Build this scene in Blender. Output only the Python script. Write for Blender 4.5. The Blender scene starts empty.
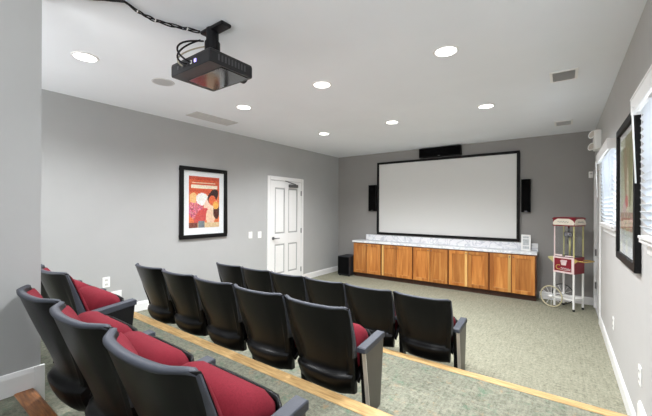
import bpy, bmesh, math, random
from mathutils import Vector, Matrix
random.seed(7)
SC = bpy.context.scene
COL = SC.collection
PI = math.pi

# ---------------------------------------------------------------- room numbers (metres)
XL, XR, YB, ZC = -4.437, 0.401, 6.635, 2.7486      # left wall, right wall, screen wall, ceiling
YN = -1.7                                          # the seating end, behind the photographer
T1, T2, T3 = 0.172, 0.344, 0.486                   # tread heights of the three seating tiers
Y1, Y2, Y3 = 2.855, 1.705, 0.528                   # front edges of the tiers
PX, PE = -2.413, 0.557                             # partition face and its free end

# ---------------------------------------------------------------- materials
MATS = {}
def lin(c):
    return tuple((x / 12.92 if x <= 0.04045 else ((x + 0.055) / 1.055) ** 2.4) for x in c)
def rgb(r, g, b):
    return lin((r / 255, g / 255, b / 255)) + (1,)
def mat(name, col, rough=0.5, metal=0.0, noise=0.0, scale=20.0, bump=0.0, bscale=200.0, spec=0.5, coat=0.0, stretch=None, col2=None, emit=0.0):
    if name in MATS: return MATS[name]
    m = bpy.data.materials.new(name); m.use_nodes = True
    nt = m.node_tree; N = nt.nodes; L = nt.links
    b = N['Principled BSDF']
    b.inputs['Roughness'].default_value = rough
    b.inputs['Metallic'].default_value = metal
    b.inputs['Specular IOR Level'].default_value = spec
    b.inputs['Coat Weight'].default_value = coat
    b.inputs['Coat Roughness'].default_value = 0.15
    b.inputs['Base Color'].default_value = col
    if emit:
        b.inputs['Emission Color'].default_value = col
        b.inputs['Emission Strength'].default_value = emit
    tc = N.new('ShaderNodeTexCoord'); mp = N.new('ShaderNodeMapping')
    L.new(tc.outputs['Object'], mp.inputs['Vector'])
    if stretch: mp.inputs['Scale'].default_value = stretch
    if noise or col2:
        n = N.new('ShaderNodeTexNoise'); n.inputs['Scale'].default_value = scale; n.inputs['Detail'].default_value = 5
        L.new(mp.outputs['Vector'], n.inputs['Vector'])
        r = N.new('ShaderNodeValToRGB')
        c1 = [max(0, x * (1 - noise)) for x in col[:3]] + [1]
        c2 = list(col2) if col2 else [min(1, x * (1 + noise)) for x in col[:3]] + [1]
        r.color_ramp.elements[0].position = 0.3; r.color_ramp.elements[1].position = 0.7
        r.color_ramp.elements[0].color = c1; r.color_ramp.elements[1].color = c2
        L.new(n.outputs['Fac'], r.inputs['Fac']); L.new(r.outputs['Color'], b.inputs['Base Color'])
    if bump:
        n2 = N.new('ShaderNodeTexNoise'); n2.inputs['Scale'].default_value = bscale; n2.inputs['Detail'].default_value = 3
        L.new(mp.outputs['Vector'], n2.inputs['Vector'])
        bp = N.new('ShaderNodeBump'); bp.inputs['Strength'].default_value = bump; bp.inputs['Distance'].default_value = 0.004
        L.new(n2.outputs['Fac'], bp.inputs['Height']); L.new(bp.outputs['Normal'], b.inputs['Normal'])
    MATS[name] = m
    return m

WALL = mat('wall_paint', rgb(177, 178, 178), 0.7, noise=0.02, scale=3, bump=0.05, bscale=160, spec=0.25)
WALLD = mat('wall_paint_shaded', rgb(153, 151, 149), 0.7, noise=0.02, scale=3, bump=0.05, bscale=160, spec=0.25)  # wall paint darkened in colour for the light falling off toward the screen
CEIL = mat('ceiling_paint', rgb(234, 238, 244), 0.85, noise=0.015, scale=2, spec=0.2)
WHITE = mat('white_gloss_paint', rgb(238, 238, 238), 0.35, noise=0.01)
PLATE = mat('white_plastic', rgb(244, 244, 242), 0.4, noise=0.01)
OAK = mat('pale_oak_nosing', rgb(184, 144, 92), 0.5, noise=0.18, scale=9, stretch=(1, 9, 9), col2=rgb(214, 180, 126))
WOODD = mat('brown_stained_nosing', rgb(128, 78, 44), 0.35, noise=0.35, scale=9, stretch=(1, 9, 9), col2=rgb(178, 118, 70))
BLACKP = mat('black_moulded_plastic', rgb(11, 11, 13), 0.34, noise=0.06, scale=30, bump=0.06, bscale=450, spec=0.19)
GREYP = mat('grey_moulded_rim', rgb(58, 62, 72), 0.5, noise=0.05, scale=30, bump=0.2, bscale=450)
REDF = mat('red_upholstery', rgb(114, 28, 41), 0.85, noise=0.14, scale=160, bump=0.3, bscale=700, spec=0.2)
TAUPE = mat('taupe_laminate', rgb(82, 77, 70), 0.4, noise=0.05, scale=60, stretch=(1, 1, .1))
PALE = mat('pale_edge_band', rgb(205, 198, 188), 0.4, noise=0.03)
BLACKM = mat('black_metal', rgb(15, 15, 19), 0.45, noise=0.05, spec=0.3)
BLACKF = mat('black_frame_paint', rgb(7, 7, 8), 0.5, noise=0.05, spec=0.25)
GRILL = mat('black_speaker_cloth', rgb(9, 9, 10), 0.9, noise=0.2, scale=200, bump=0.3, bscale=800, spec=0.1)
SUBM = mat('charcoal_wood_grain', rgb(34, 36, 41), 0.6, noise=0.35, scale=12, stretch=(9, 9, 1))
FABRIC = mat('screen_fabric', rgb(226, 226, 225), 0.9, noise=0.008, scale=300, spec=0.1)
STEEL = mat('brushed_steel', rgb(120, 120, 122), 0.35, metal=0.9, noise=0.06)
VENTG = mat('grey_vent_blades', rgb(196, 196, 196), 0.6, noise=0.03)
VENTC = mat('ceiling_grille', rgb(196, 196, 196), 0.8, noise=0.02)
TOE = mat('dark_toe_kick', rgb(62, 34, 18), 0.6, noise=0.2, scale=10)
MARK = mat('dark_mark', rgb(70, 70, 74), 0.5, noise=0.05)

def glass(name, tint=(0.985, 0.99, 0.99, 1)):
    m = bpy.data.materials.new(name); m.use_nodes = True
    nt = m.node_tree; N = nt.nodes; L = nt.links
    for n in list(N): N.remove(n)
    o = N.new('ShaderNodeOutputMaterial'); mx = N.new('ShaderNodeMixShader')
    t = N.new('ShaderNodeBsdfTransparent'); g = N.new('ShaderNodeBsdfGlossy'); f = N.new('ShaderNodeLayerWeight')
    t.inputs['Color'].default_value = tint; g.inputs['Roughness'].default_value = 0.03
    pw = N.new('ShaderNodeMath'); pw.operation = 'POWER'; pw.inputs[1].default_value = 5
    ma = N.new('ShaderNodeMath'); ma.operation = 'MULTIPLY_ADD'; ma.inputs[1].default_value = 0.4; ma.inputs[2].default_value = 0.025
    L.new(f.outputs['Facing'], pw.inputs[0]); L.new(pw.outputs[0], ma.inputs[0])
    L.new(ma.outputs[0], mx.inputs['Fac']); L.new(t.outputs[0], mx.inputs[1]); L.new(g.outputs[0], mx.inputs[2]); L.new(mx.outputs[0], o.inputs['Surface'])
    return m
GLASS = glass('clear_glass')

def carpet_mat(name, dark, light, fleck_a, fleck_b, amount):
    m = bpy.data.materials.new(name); m.use_nodes = True
    nt = m.node_tree; N = nt.nodes; L = nt.links
    p = N['Principled BSDF']; p.inputs['Roughness'].default_value = 0.95; p.inputs['Specular IOR Level'].default_value = 0.1
    tc = N.new('ShaderNodeTexCoord')
    def noise(scale, sc=(1, 1, 1), det=4, rough=.7, off=0):
        mp = N.new('ShaderNodeMapping'); mp.inputs['Scale'].default_value = sc; mp.inputs['Location'].default_value = (off, off, 0)
        n = N.new('ShaderNodeTexNoise'); n.inputs['Scale'].default_value = scale; n.inputs['Detail'].default_value = det; n.inputs['Roughness'].default_value = rough
        L.new(tc.outputs['Object'], mp.inputs['Vector']); L.new(mp.outputs['Vector'], n.inputs['Vector']); return n.outputs['Fac']
    def ramp(fac, a, b, ca, cb):
        r = N.new('ShaderNodeValToRGB'); r.color_ramp.elements[0].position = a; r.color_ramp.elements[0].color = ca
        r.color_ramp.elements[1].position = b; r.color_ramp.elements[1].color = cb
        L.new(fac, r.inputs['Fac']); return r.outputs['Color']
    def mix(f, a, b):
        x = N.new('ShaderNodeMix'); x.data_type = 'RGBA'
        L.new(f, x.inputs['Factor']); L.new(a, x.inputs['A'])
        if hasattr(b, 'is_linked'): L.new(b, x.inputs['B'])
        else: x.inputs['B'].default_value = b
        return x.outputs['Result']
    def scl(f, k):
        x = N.new('ShaderNodeMath'); x.operation = 'MULTIPLY'; x.inputs[1].default_value = k; L.new(f, x.inputs[0]); return x.outputs[0]
    BK, WT = (0, 0, 0, 1), (1, 1, 1, 1)
    fine = noise(38, (1, 1, 1), 6, .85)
    base = ramp(fine, .36, .64, dark, light)
    # woven cross streaks in both directions
    sx = ramp(noise(16, (.25, 3.2, 1), 3, .8, 3), .40, .62, BK, WT); sy = ramp(noise(16, (3.2, .25, 1), 3, .8, 9), .40, .62, BK, WT)
    c = mix(scl(sx, .35), base, dark); c = mix(scl(sy, .35), c, light)
    fa = ramp(noise(9, (1, 1, 1), 5, .8, 5), .54, .66, BK, WT); fb = ramp(noise(11, (1, 1, 1), 5, .8, 17), .58, .68, BK, WT)
    c = mix(scl(fa, amount), c, fleck_a); c = mix(scl(fb, amount), c, fleck_b)
    L.new(c, p.inputs['Base Color'])
    bp = N.new('ShaderNodeBump'); bp.inputs['Strength'].default_value = 0.6; bp.inputs['Distance'].default_value = 0.006
    L.new(fine, bp.inputs['Height']); L.new(bp.outputs['Normal'], p.inputs['Normal'])
    return m
CARPET = carpet_mat('sage_carpet', rgb(104, 104, 89), rgb(172, 170, 151), rgb(122, 124, 104), rgb(164, 154, 132), .3)
CARPETT = carpet_mat('mottled_green_carpet', rgb(88, 92, 80), rgb(158, 157, 141), rgb(92, 124, 102), rgb(168, 138, 104), .6)

def wood_mat(name, base, dark, light):
    m = bpy.data.materials.new(name); m.use_nodes = True
    nt = m.node_tree; N = nt.nodes; L = nt.links
    p = N['Principled BSDF']; p.inputs['Roughness'].default_value = 0.38
    tc = N.new('ShaderNodeTexCoord'); mp = N.new('ShaderNodeMapping'); mp.inputs['Scale'].default_value = (14, 14, 1.1)
    oi = N.new('ShaderNodeObjectInfo'); ad = N.new('ShaderNodeVectorMath'); ad.operation = 'ADD'
    cm = N.new('ShaderNodeCombineXYZ'); mu = N.new('ShaderNodeMath'); mu.operation = 'MULTIPLY'; mu.inputs[1].default_value = 40
    L.new(oi.outputs['Random'], mu.inputs[0]); L.new(mu.outputs[0], cm.inputs[0]); L.new(mu.outputs[0], cm.inputs[2])
    L.new(tc.outputs['Object'], ad.inputs[0]); L.new(cm.outputs[0], ad.inputs[1]); L.new(ad.outputs[0], mp.inputs['Vector'])
    n = N.new('ShaderNodeTexNoise'); n.inputs['Scale'].default_value = 1.1; n.inputs['Detail'].default_value = 6; n.inputs['Distortion'].default_value = 0.6
    L.new(mp.outputs['Vector'], n.inputs['Vector'])
    r = N.new('ShaderNodeValToRGB'); e = r.color_ramp.elements
    e[0].position = 0.28; e[0].color = dark; e[1].position = 0.75; e[1].color = light
    k = e.new(0.52); k.color = base
    L.new(n.outputs['Fac'], r.inputs['Fac'])
    hs = N.new('ShaderNodeHueSaturation'); mr = N.new('ShaderNodeMapRange')
    mr.inputs['To Min'].default_value = 0.82; mr.inputs['To Max'].default_value = 1.15
    L.new(oi.outputs['Random'], mr.inputs['Value']); L.new(mr.outputs[0], hs.inputs['Value'])
    L.new(r.outputs['Color'], hs.inputs['Color']); L.new(hs.outputs['Color'], p.inputs['Base Color'])
    return m
HONEY = wood_mat('honey_cherry_wood', rgb(196, 126, 60), rgb(158, 90, 36), rgb(222, 160, 88))
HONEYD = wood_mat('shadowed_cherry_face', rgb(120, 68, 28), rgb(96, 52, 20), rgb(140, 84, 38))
HONEY2 = wood_mat('pale_sapwood', rgb(214, 168, 98), rgb(190, 138, 72), rgb(228, 188, 120))

def marble_mat():
    m = bpy.data.materials.new('white_marble'); m.use_nodes = True
    nt = m.node_tree; N = nt.nodes; L = nt.links
    p = N['Principled BSDF']; p.inputs['Roughness'].default_value = 0.25
    tc = N.new('ShaderNodeTexCoord')
    n = N.new('ShaderNodeTexNoise'); n.inputs['Scale'].default_value = 5; n.inputs['Detail'].default_value = 8; n.inputs['Distortion'].default_value = 1.6
    L.new(tc.outputs['Object'], n.inputs['Vector'])
    r = N.new('ShaderNodeValToRGB'); e = r.color_ramp.elements
    e[0].position = 0.44; e[0].color = rgb(247, 248, 250); e[1].position = 0.56; e[1].color = rgb(245, 246, 249)
    k = e.new(0.5); k.color = rgb(214, 217, 224)
    L.new(n.outputs['Fac'], r.inputs['Fac']); L.new(r.outputs['Color'], p.inputs['Base Color'])
    return m
MARBLE = marble_mat()

def blind_mat():
    m = bpy.data.materials.new('white_blind_slats'); m.use_nodes = True
    nt = m.node_tree; N = nt.nodes; L = nt.links
    p = N['Principled BSDF']; p.inputs['Base Color'].default_value = rgb(240, 242, 244); p.inputs['Roughness'].default_value = 0.45
    o = N['Material Output']; t = N.new('ShaderNodeBsdfTranslucent'); t.inputs['Color'].default_value = rgb(225, 235, 245)
    mx = N.new('ShaderNodeMixShader'); mx.inputs['Fac'].default_value = 0.3
    L.new(p.outputs[0], mx.inputs[1]); L.new(t.outputs[0], mx.inputs[2]); L.new(mx.outputs[0], o.inputs['Surface'])
    return m
SLAT = blind_mat()

def emit_mat(name, strength, col=(1, 0.97, 0.93, 1)):
    m = bpy.data.materials.new(name); m.use_nodes = True
    b = m.node_tree.nodes['Principled BSDF']
    b.inputs['Base Color'].default_value = (0.9, 0.9, 0.9, 1)
    b.inputs['Emission Color'].default_value = col; b.inputs['Emission Strength'].default_value = strength
    return m
LENS = emit_mat('lit_lamp_lens', 6.0)
PORTGLOW = emit_mat('violet_port_glow', 1.2, (0.25, 0.15, 1.0, 1))  # glow put into a violet connector that is no lamp

def print_mat(name):
    m = bpy.data.materials.new(name); m.use_nodes = True
    nt = m.node_tree; b = nt.nodes['Principled BSDF']; b.inputs['Roughness'].default_value = 0.5
    a = nt.nodes.new('ShaderNodeAttribute'); a.attribute_name = 'Col'
    nt.links.new(a.outputs['Color'], b.inputs['Base Color'])
    return m
PRINT = print_mat('printed_paper')

# ---------------------------------------------------------------- mesh builder
class MB:
    def __init__(s): s.v = []; s.f = []; s.sm = []
    def add(s, verts, faces, smooth=False):
        o = len(s.v); s.v += [tuple(p) for p in verts]
        s.f += [tuple(i + o for i in f) for f in faces]; s.sm += [smooth] * len(faces); return s
    def box(s, x0, x1, y0, y1, z0, z1, M=None):
        P = [(x0, y0, z0), (x1, y0, z0), (x1, y1, z0), (x0, y1, z0), (x0, y0, z1), (x1, y0, z1), (x1, y1, z1), (x0, y1, z1)]
        if M: P = [M @ Vector(p) for p in P]
        return s.add(P, [(0, 3, 2, 1), (4, 5, 6, 7), (0, 1, 5, 4), (1, 2, 6, 5), (2, 3, 7, 6), (3, 0, 4, 7)])
    def prism(s, poly, axis, a, b, M=None):
        """polygon of (p,q) extruded along an axis ('x': p=y,q=z; 'y': p=x,q=z; 'z': p=x,q=y)"""
        def mk(p, q, t): return {'x': (t, p, q), 'y': (p, t, q), 'z': (p, q, t)}[axis]
        P = [mk(p, q, a) for p, q in poly] + [mk(p, q, b) for p, q in poly]
        if M: P = [M @ Vector(p) for p in P]
        n = len(poly)
        F = [tuple(range(n))[::-1], tuple(range(n, 2 * n))] + [(i, (i + 1) % n, n + (i + 1) % n, n + i) for i in range(n)]
        return s.add(P, F)
    def loft(s, rings, smooth=True, caps=True, closed=True):
        n = len(rings[0]); P = [p for r in rings for p in r]; F = []
        for k in range(len(rings) - 1):
            for i in range(n if closed else n - 1):
                j = (i + 1) % n
                F.append((k * n + i, k * n + j, (k + 1) * n + j, (k + 1) * n + i))
        s.add(P, F, smooth)
        if caps and closed:
            s.add(rings[0], [tuple(range(n))[::-1]], smooth); s.add(rings[-1], [tuple(range(n))], smooth)
        return s
    def tube(s, pts, r, n=8, closed=False):
        pts = [Vector(p) for p in pts]; rings = []; m = len(pts)
        up = Vector((0, 0, 1)); prev = None
        for i, p in enumerate(pts):
            a = pts[(i - 1) % m] if (closed or i > 0) else p; b = pts[(i + 1) % m] if (closed or i < m - 1) else p
            t = (b - a).normalized()
            x = t.cross(up)
            if x.length < 1e-3: x = t.cross(Vector((0, 1, 0)))
            if prev is not None:
                x = prev - t * prev.dot(t)
            x.normalize(); prev = x; y = t.cross(x)
            rr = r[i] if isinstance(r, (list, tuple)) else r
            rings.append([p + x * math.cos(2 * PI * k / n) * rr + y * math.sin(2 * PI * k / n) * rr for k in range(n)])
        if closed: rings.append(rings[0])
        return s.loft(rings, True, not closed)
    def lathe(s, prof, c=(0, 0, 0), n=24, M=None):
        """prof: list of (r,z), turned about z"""
        rings = []
        for r, z in prof:
            ring = [Vector((r * math.cos(2 * PI * k / n), r * math.sin(2 * PI * k / n), z)) for k in range(n)]
            if M: ring = [M @ p for p in ring]
            rings.append([p + Vector(c) for p in ring])
        return s.loft(rings, False, True)
    def build(s, name, m, parent=None, bevel=0.0, seg=2, clean=True):
        me = bpy.data.meshes.new(name)
        me.from_pydata(s.v, [], s.f)
        for p, k in zip(me.polygons, s.sm): p.use_smooth = k
        bm = bmesh.new(); bm.from_mesh(me)
        bmesh.ops.remove_doubles(bm, verts=bm.verts, dist=1e-5)
        bmesh.ops.recalc_face_normals(bm, faces=bm.faces); bm.to_mesh(me); bm.free()
        ms = m if isinstance(m, (list, tuple)) else [m]
        for k in ms: me.materials.append(k)
        o = bpy.data.objects.new(name, me); COL.objects.link(o)
        if parent is not None: o.parent = parent
        if bevel:
            b = o.modifiers.new('Bevel', 'BEVEL'); b.width = bevel; b.segments = seg; b.limit_method = 'ANGLE'; b.angle_limit = math.radians(40)
        return o

def smoothed(o):
    for p in o.data.polygons: p.use_smooth = True
    return o
def thing(name, label, cat, loc=(0, 0, 0), rz=0.0, group=None):
    o = bpy.data.objects.new(name, None); COL.objects.link(o); o.empty_display_size = 0.1
    o.location = loc; o.rotation_euler = (0, 0, rz); o['label'] = label; o['category'] = cat
    if group: o['group'] = group
    return o
def tag(o, label, cat, group=None):
    o['label'] = label; o['category'] = cat
    if group: o['group'] = group
    return o
def struct(o, label=None, cat=None):
    o['kind'] = 'structure'
    if label: o['label'] = label
    if cat: o['category'] = cat
    return o
def lerp(a, b, t): return a + (b - a) * t
def sstep(a, b, x):
    t = min(1, max(0, (x - a) / (b - a))); return t * t * (3 - 2 * t)
def interp(tab, z):
    for (z0, y0), (z1, y1) in zip(tab, tab[1:]):
        if (z0 - z) * (z1 - z) <= 0:
            return lerp(y0, y1, (z - z0) / (z1 - z0))
    return tab[-1][1]

# ================================================================ THE SETTING
struct(MB().box(XL, XR, YN, YB, -0.1, 0).build('floor', CARPET), 'sage green carpeted floor in front of the seating tiers', 'floor')
for k, (ya, yb, z) in enumerate(((Y2, Y1, T1), (Y3, Y2, T2), (YN, Y3, T3))):
    lab = ('lowest carpeted tier under the second row of chairs', 'middle carpeted tier under the rearmost row of chairs', 'top carpeted tier behind the rearmost row')[k]
    struct(MB().box(XL, XR, ya, yb - 0.02, 0, z).build('floor_tier', CARPETT), lab, 'floor')
def nosing(k, y, z, w, m, x0, x1, lab):
    poly = [(y - w, z), (y - w, z + .004), (y - w + .01, z + .007), (y - .008, z + .007), (y, z), (y, z - .03), (y - .02, z - .03), (y - .02, z)]
    struct(MB().prism(poly, 'x', x0, x1).build('trim_%d' % k, m), lab, 'trim')
nosing(1, Y1, T1, .085, OAK, XL, XR - .012, 'pale oak nosing strip along the lowest tier, behind the front row')
nosing(2, Y2, T2, .10, OAK, XL, XR - .012, 'pale oak nosing strip between the rearmost and second rows')
nosing(3, Y3, T3, .085, WOODD, PX, XR - .012, 'brown stained nosing strip at the foot of the left partition')
struct(MB().box(XL - .1, XR + .15, YN, YB + .1, ZC, ZC + .1).build('ceiling', CEIL))
struct(MB().box(XL - .12, XL, YN, YB, -.1, ZC).build('wall_left', WALL))
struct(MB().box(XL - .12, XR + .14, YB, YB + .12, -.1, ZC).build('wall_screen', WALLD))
# right wall with openings: near window, far window, far door
WZ0, WZ1 = 1.335, 2.11
WN, WF, DR = (1.30, 2.56), (3.88, 5.05), (5.60, 6.50)
mb = MB(); xa, xb = XR, XR + .14
for a, b in ((YN, WN[0]), (WN[1], WF[0]), (WF[1], DR[0]), (DR[1], YB)): mb.box(xa, xb, a, b, -.1, ZC)
for w in (WN, WF): mb.box(xa, xb, w[0], w[1], -.1, WZ0); mb.box(xa, xb, w[0], w[1], WZ1, ZC)
mb.box(xa, xb, DR[0], DR[1], 2.06, ZC); mb.box(xa, xb, DR[0], DR[1], -.1, 0)
struct(mb.build('wall_right', mat('wall_paint_brightened', rgb(192, 191, 190), .7, noise=.02, scale=3, bump=.05, bscale=160, spec=.25)))  # same wall paint, its colour lightened in place of more light
struct(MB().box(PX - .13, PX, YN, PE, T2, ZC).build('wall_partition', WALL), 'grey partition wall end at the left, beside the rearmost row', 'wall')

def board(name, segs):
    """baseboard as profile boxes: (axis, fixed face, outward dir, a, b, z)"""
    mb = MB()
    for ax, f, d, a, b, z in segs:
        prof = [(f, z), (f + d * .015, z), (f + d * .015, z + .095), (f + d * .008, z + .118), (f, z + .12)]
        mb.prism(prof, 'y' if ax == 'y' else 'x', a, b)
    return struct(mb.build(name, WHITE))
board('baseboard_left', [('y', XL, 1, Y1, 4.256, 0), ('y', XL, 1, 5.292, YB, 0), ('y', XL, 1, Y2, Y1, T1), ('y', XL, 1, PE, Y2, T2)])
board('baseboard_screen', [('x', YB, -1, XL, -3.84, 0), ('x', YB, -1, -.33, XR, 0)])
board('baseboard_right', [('y', XR, -1, Y1, 5.53, 0), ('y', XR, -1, Y2, Y1, T1), ('y', XR, -1, Y3, Y2, T2), ('y', XR, -1, YN, Y3, T3)])
board('baseboard_partition', [('y', PX, 1, YN, Y3, T3), ('y', PX, 1, Y3, PE + .015, T2), ('x', PE, 1, PX - .13, PX + .015, T2)])
# taller end block of the partition's baseboard where the tier drops
struct(MB().box(PX, PX + .016, Y3, PE + .016, T2, T3 + .12).build('baseboard_partition_end', WHITE))

# ---- door 1, left wall
def panel_door(mb, y0, y1, z0, z1, x, d, panels):
    """slab whose front is at x (facing d) with recessed panel fields"""
    mb.box(min(x, x - d * .035), max(x, x - d * .035), y0, y1, z0, z1)
def door_leaf(name, parent, x, d, y0, y1, z1):
    W = y1 - y0; st = .115; mid = (y0 + y1) / 2
    fields = [(y0 + st, mid - .05, .25, .82), (mid + .05, y1 - st, .25, .82), (y0 + st, mid - .05, 1.02, z1 - .13), (mid + .05, y1 - st, 1.02, z1 - .13)]
    mb = MB(); s = lambda a, b: (min(a, b), max(a, b))
    xs0 = x - d * .035; xr = x - d * .014
    A, B = s(xs0, xr); mb.box(A, B, y0, y1, .006, z1)
    A, B = s(xr, x)
    for a, b in ((y0, y0 + st), (mid - .05, mid + .05), (y1 - st, y1)): mb.box(A, B, a, b, .006, z1)
    for a, b in ((.006, .25), (.82, 1.02), (z1 - .13, z1)):
        mb.box(A, B, y0 + st, mid - .05, a, b); mb.box(A, B, mid + .05, y1 - st, a, b)
    for a, b, c, e in fields:
        A, B = s(xr, x - d * .004)
        mb.prism([(a + .03, c + .03), (b - .03, c + .03), (b - .03, e - .03), (a + .03, e - .03)], 'x', A, B)
    return mb.build(name, WHITE, parent, bevel=.004)
d1 = bpy.data.objects.new('door_1', None); COL.objects.link(d1); d1['kind'] = 'structure'
d1['label'] = 'white panelled door with lever handle and closer in the left wall'; d1['category'] = 'door'
dy0, dy1, dzt = 4.335, 5.213, 2.035
door_leaf('door_leaf', d1, XL + .012, 1, dy0, dy1, dzt)
mb = MB()
mb.box(XL, XL + .02, 4.258, 4.328, 0, 2.115); mb.box(XL, XL + .02, 5.22, 5.29, 0, 2.115); mb.box(XL, XL + .02, 4.328, 5.22, 2.043, 2.115)
mb.build('door_frame', WHITE, d1, bevel=.006)
mb = MB(); c = (XL + .012, 4.405, .94)
mb.lathe([(.0, 0), (.03, 0), (.03, .012), (.012, .016), (.012, .05), (0, .05)], c, 18, Matrix.Rotation(PI / 2, 4, 'Y'))
mb.tube([(c[0] + .045, c[1], c[2]), (c[0] + .05, c[1] + .03, c[2]), (c[0] + .05, c[1] + .12, c[2] - .004)], .010)
mb.build('door_handle', STEEL, d1)
for z in (.25, 1.05, 1.82):
    MB().box(XL + .012, XL + .026, 5.203, 5.221, z - .05, z + .05).build('hinge', STEEL, d1, bevel=.003)
mb = MB(); mb.box(XL + .012, XL + .07, 4.83, 5.06, 1.925, 1.985)
o = mb.build('door_closer', STEEL, d1, bevel=.006)
mb = MB(); mb.tube([(XL + .075, 4.98, 1.99), (XL + .12, 4.80, 2.0), (XL + .03, 4.72, 2.045)], .009)
mb.tube([(XL + .045, 4.93, 1.95), (XL + .075, 4.98, 1.99)], .012)
mb.build('closer_arm', STEEL, o)

# ---- door 2, far end of the right wall
d2 = bpy.data.objects.new('door_2', None); COL.objects.link(d2); d2['kind'] = 'structure'
d2['label'] = 'white door seen edge-on at the far end of the right wall'; d2['category'] = 'door'
door_leaf('door_leaf', d2, XR + .012, -1, DR[0] + .03, DR[1] - .03, 2.03)
mb = MB()
mb.box(XR - .018, XR, DR[0] - .06, DR[0] + .02, 0, 2.12); mb.box(XR - .018, XR, DR[1] - .02, DR[1] + .06, 0, 2.12); mb.box(XR - .018, XR, DR[0] + .02, DR[1] - .02, 2.04, 2.12)
mb.box(XR, XR + .13, DR[0], DR[0] + .028, 0, 2.06); mb.box(XR, XR + .13, DR[1] - .028, DR[1], 0, 2.06); mb.box(XR, XR + .13, DR[0], DR[1], 2.035, 2.06)
mb.build('door_frame', WHITE, d2, bevel=.004)
for z in (.35, .85): MB().box(XR - .006, XR + .012, DR[1] - .05, DR[1] - .028, z - .05, z + .05).build('hinge', STEEL, d2)

# ---- windows
for k, w in ((1, WF), (2, WN)):
    wd = bpy.data.objects.new('window_%d' % k, None); COL.objects.link(wd); wd['kind'] = 'structure'
    wd['label'] = ('far window in the right wall near the popcorn cart', 'near window in the right wall at the picture edge')[k - 1]; wd['category'] = 'window'
    mb = MB(); xa, xb = XR + .07, XR + .11
    a, b = w
    for p in ((a, a + .045, WZ0, WZ1), (b - .045, b, WZ0, WZ1), (a, b, WZ0, WZ0 + .045), (a, b, WZ1 - .045, WZ1), (a, b, 1.70, 1.735)): mb.box(xa, xb, *p)
    mb.build('window_frame', WHITE, wd)
    MB().box(XR + .088, XR + .092, a, b, WZ0, WZ1).build('pane', GLASS, wd)
    mb = MB(); mb.box(XR - .045, XR + .07, a - .05, b + .05, WZ0 - .022, WZ0); mb.box(XR - .014, XR, a - .03, b + .03, WZ0 - .085, WZ0 - .022)
    mb.build('window_sill', WHITE, wd, bevel=.004)

# ---- blinds (one thing per window)
def blind(lab, w, wand_y):
    a, b = w[0] - .01, w[1] + .01
    t = thing('window_blind', lab, 'blind', (XR, (a + b) / 2, WZ0), 0, 'white horizontal blinds on the right wall')
    cy = (a + b) / 2; h = (b - a) / 2
    mb = MB(); mb.box(-.085, -.068, -h - .015, h + .015, WZ1 - .06 - WZ0, WZ1 + .03 - WZ0)
    for s in (-1, 1): mb.box(-.07, -.002, s * (h + .015) - (.015 if s > 0 else 0), s * (h + .015) + (.015 if s < 0 else 0), WZ1 - .06 - WZ0, WZ1 + .03 - WZ0)
    mb.box(-.088, -.066, -h - .02, h + .02, WZ1 + .02 - WZ0, WZ1 + .035 - WZ0)
    mb.build('valance', WHITE, t, bevel=.003)
    mb = MB(); n = 17; dz = (WZ1 - .05 - WZ0 - .03) / n
    for k in range(n):
        z = .035 + dz * (k + .5); M = Matrix.Translation((-.03, 0, z)) @ Matrix.Rotation(math.radians(52), 4, 'Y')
        mb.box(-.0255, .0255, -h, h, -.0012, .0012, M)
    mb.build('slats', SLAT, t)
    MB().box(-.055, -.01, -h, h, .004, .022).build('bottom_rail', WHITE, t, bevel=.003)
    for s in (-.8, 0, .8): MB().tube([(-.058, s * h, .01), (-.058, s * h, WZ1 - WZ0)], .0012, 5).build('ladder_cord', WHITE, t)
    y = wand_y - cy
    MB().tube([(-.088, y, WZ1 - .03 - WZ0), (-.088, y, WZ1 - .06 - WZ0), (-.074, y - .005, WZ1 - .46 - WZ0)], .0042, 8).build('tilt_wand', PLATE, t)
    return t
blind('white horizontal window blind beyond the tall framed picture, near the popcorn cart', WF, WF[1] - .02)
blind('white horizontal window blind on the near window, cut by the picture edge', WN, WN[1] - .06)

# ================================================================ CHAIRS
TOP = .735
PROF = [(.135, .165), (.16, .140), (.20, .122), (.245, .108), (.262, .110), (.285, .140), (.30, .146), (.36, .130), (.45, .098), (.55, .062), (.65, .028), (.735, 0)]
def shell_y(u, z):
    y = interp(PROF, z)
    t = max(0, min(1, (z - .12) / (TOP - .12)))
    bow = lerp(.03, .045, t)
    y -= bow * (1 - u * u)
    # side rims stand proud of the dished field, fading out towards the top
    y -= .030 * sstep(.80, .90, abs(u)) * (1 - sstep(.32, TOP - .02, z)) * (1 if z > .285 else 0.15)
    return y
def half_w(z): return lerp(.212, .262, sstep(.12, .60, z))
def backrest_mesh(th=.030):
    us = [-1, -.985, -.95, -.92, -.88, -.84, -.8, -.65, -.45, -.25, 0, .25, .45, .65, .8, .84, .88, .92, .95, .985, 1]
    zs = [.135, .15, .17, .20, .23, .25, .262, .272, .28, .29, .30, .33, .38, .45, .52, .60, .68, .72, .73, .735]
    rings = []
    for u in us:
        e = 1 - .4 * sstep(.86, 1, abs(u))
        back = []; front = []
        for z in zs:
            yb = shell_y(u, z); x = u * half_w(z)
            wing = .028 * sstep(.60, 1, abs(u))
            back.append((x, yb + wing, z))
        for z in reversed(zs):
            y0 = interp([(.135, .18), (.30, .16), (.735, 0)], z); t = (z - .12) / (TOP - .12)
            yf = y0 - lerp(.03, .045, t) * (1 - u * u) + .028 * sstep(.60, 1, abs(u)) + th * e
            x = u * half_w(z); front.append((x, yf, z if z < .73 else z - .004))
        rings.append(back + front)
    return MB().loft(rings)
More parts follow.
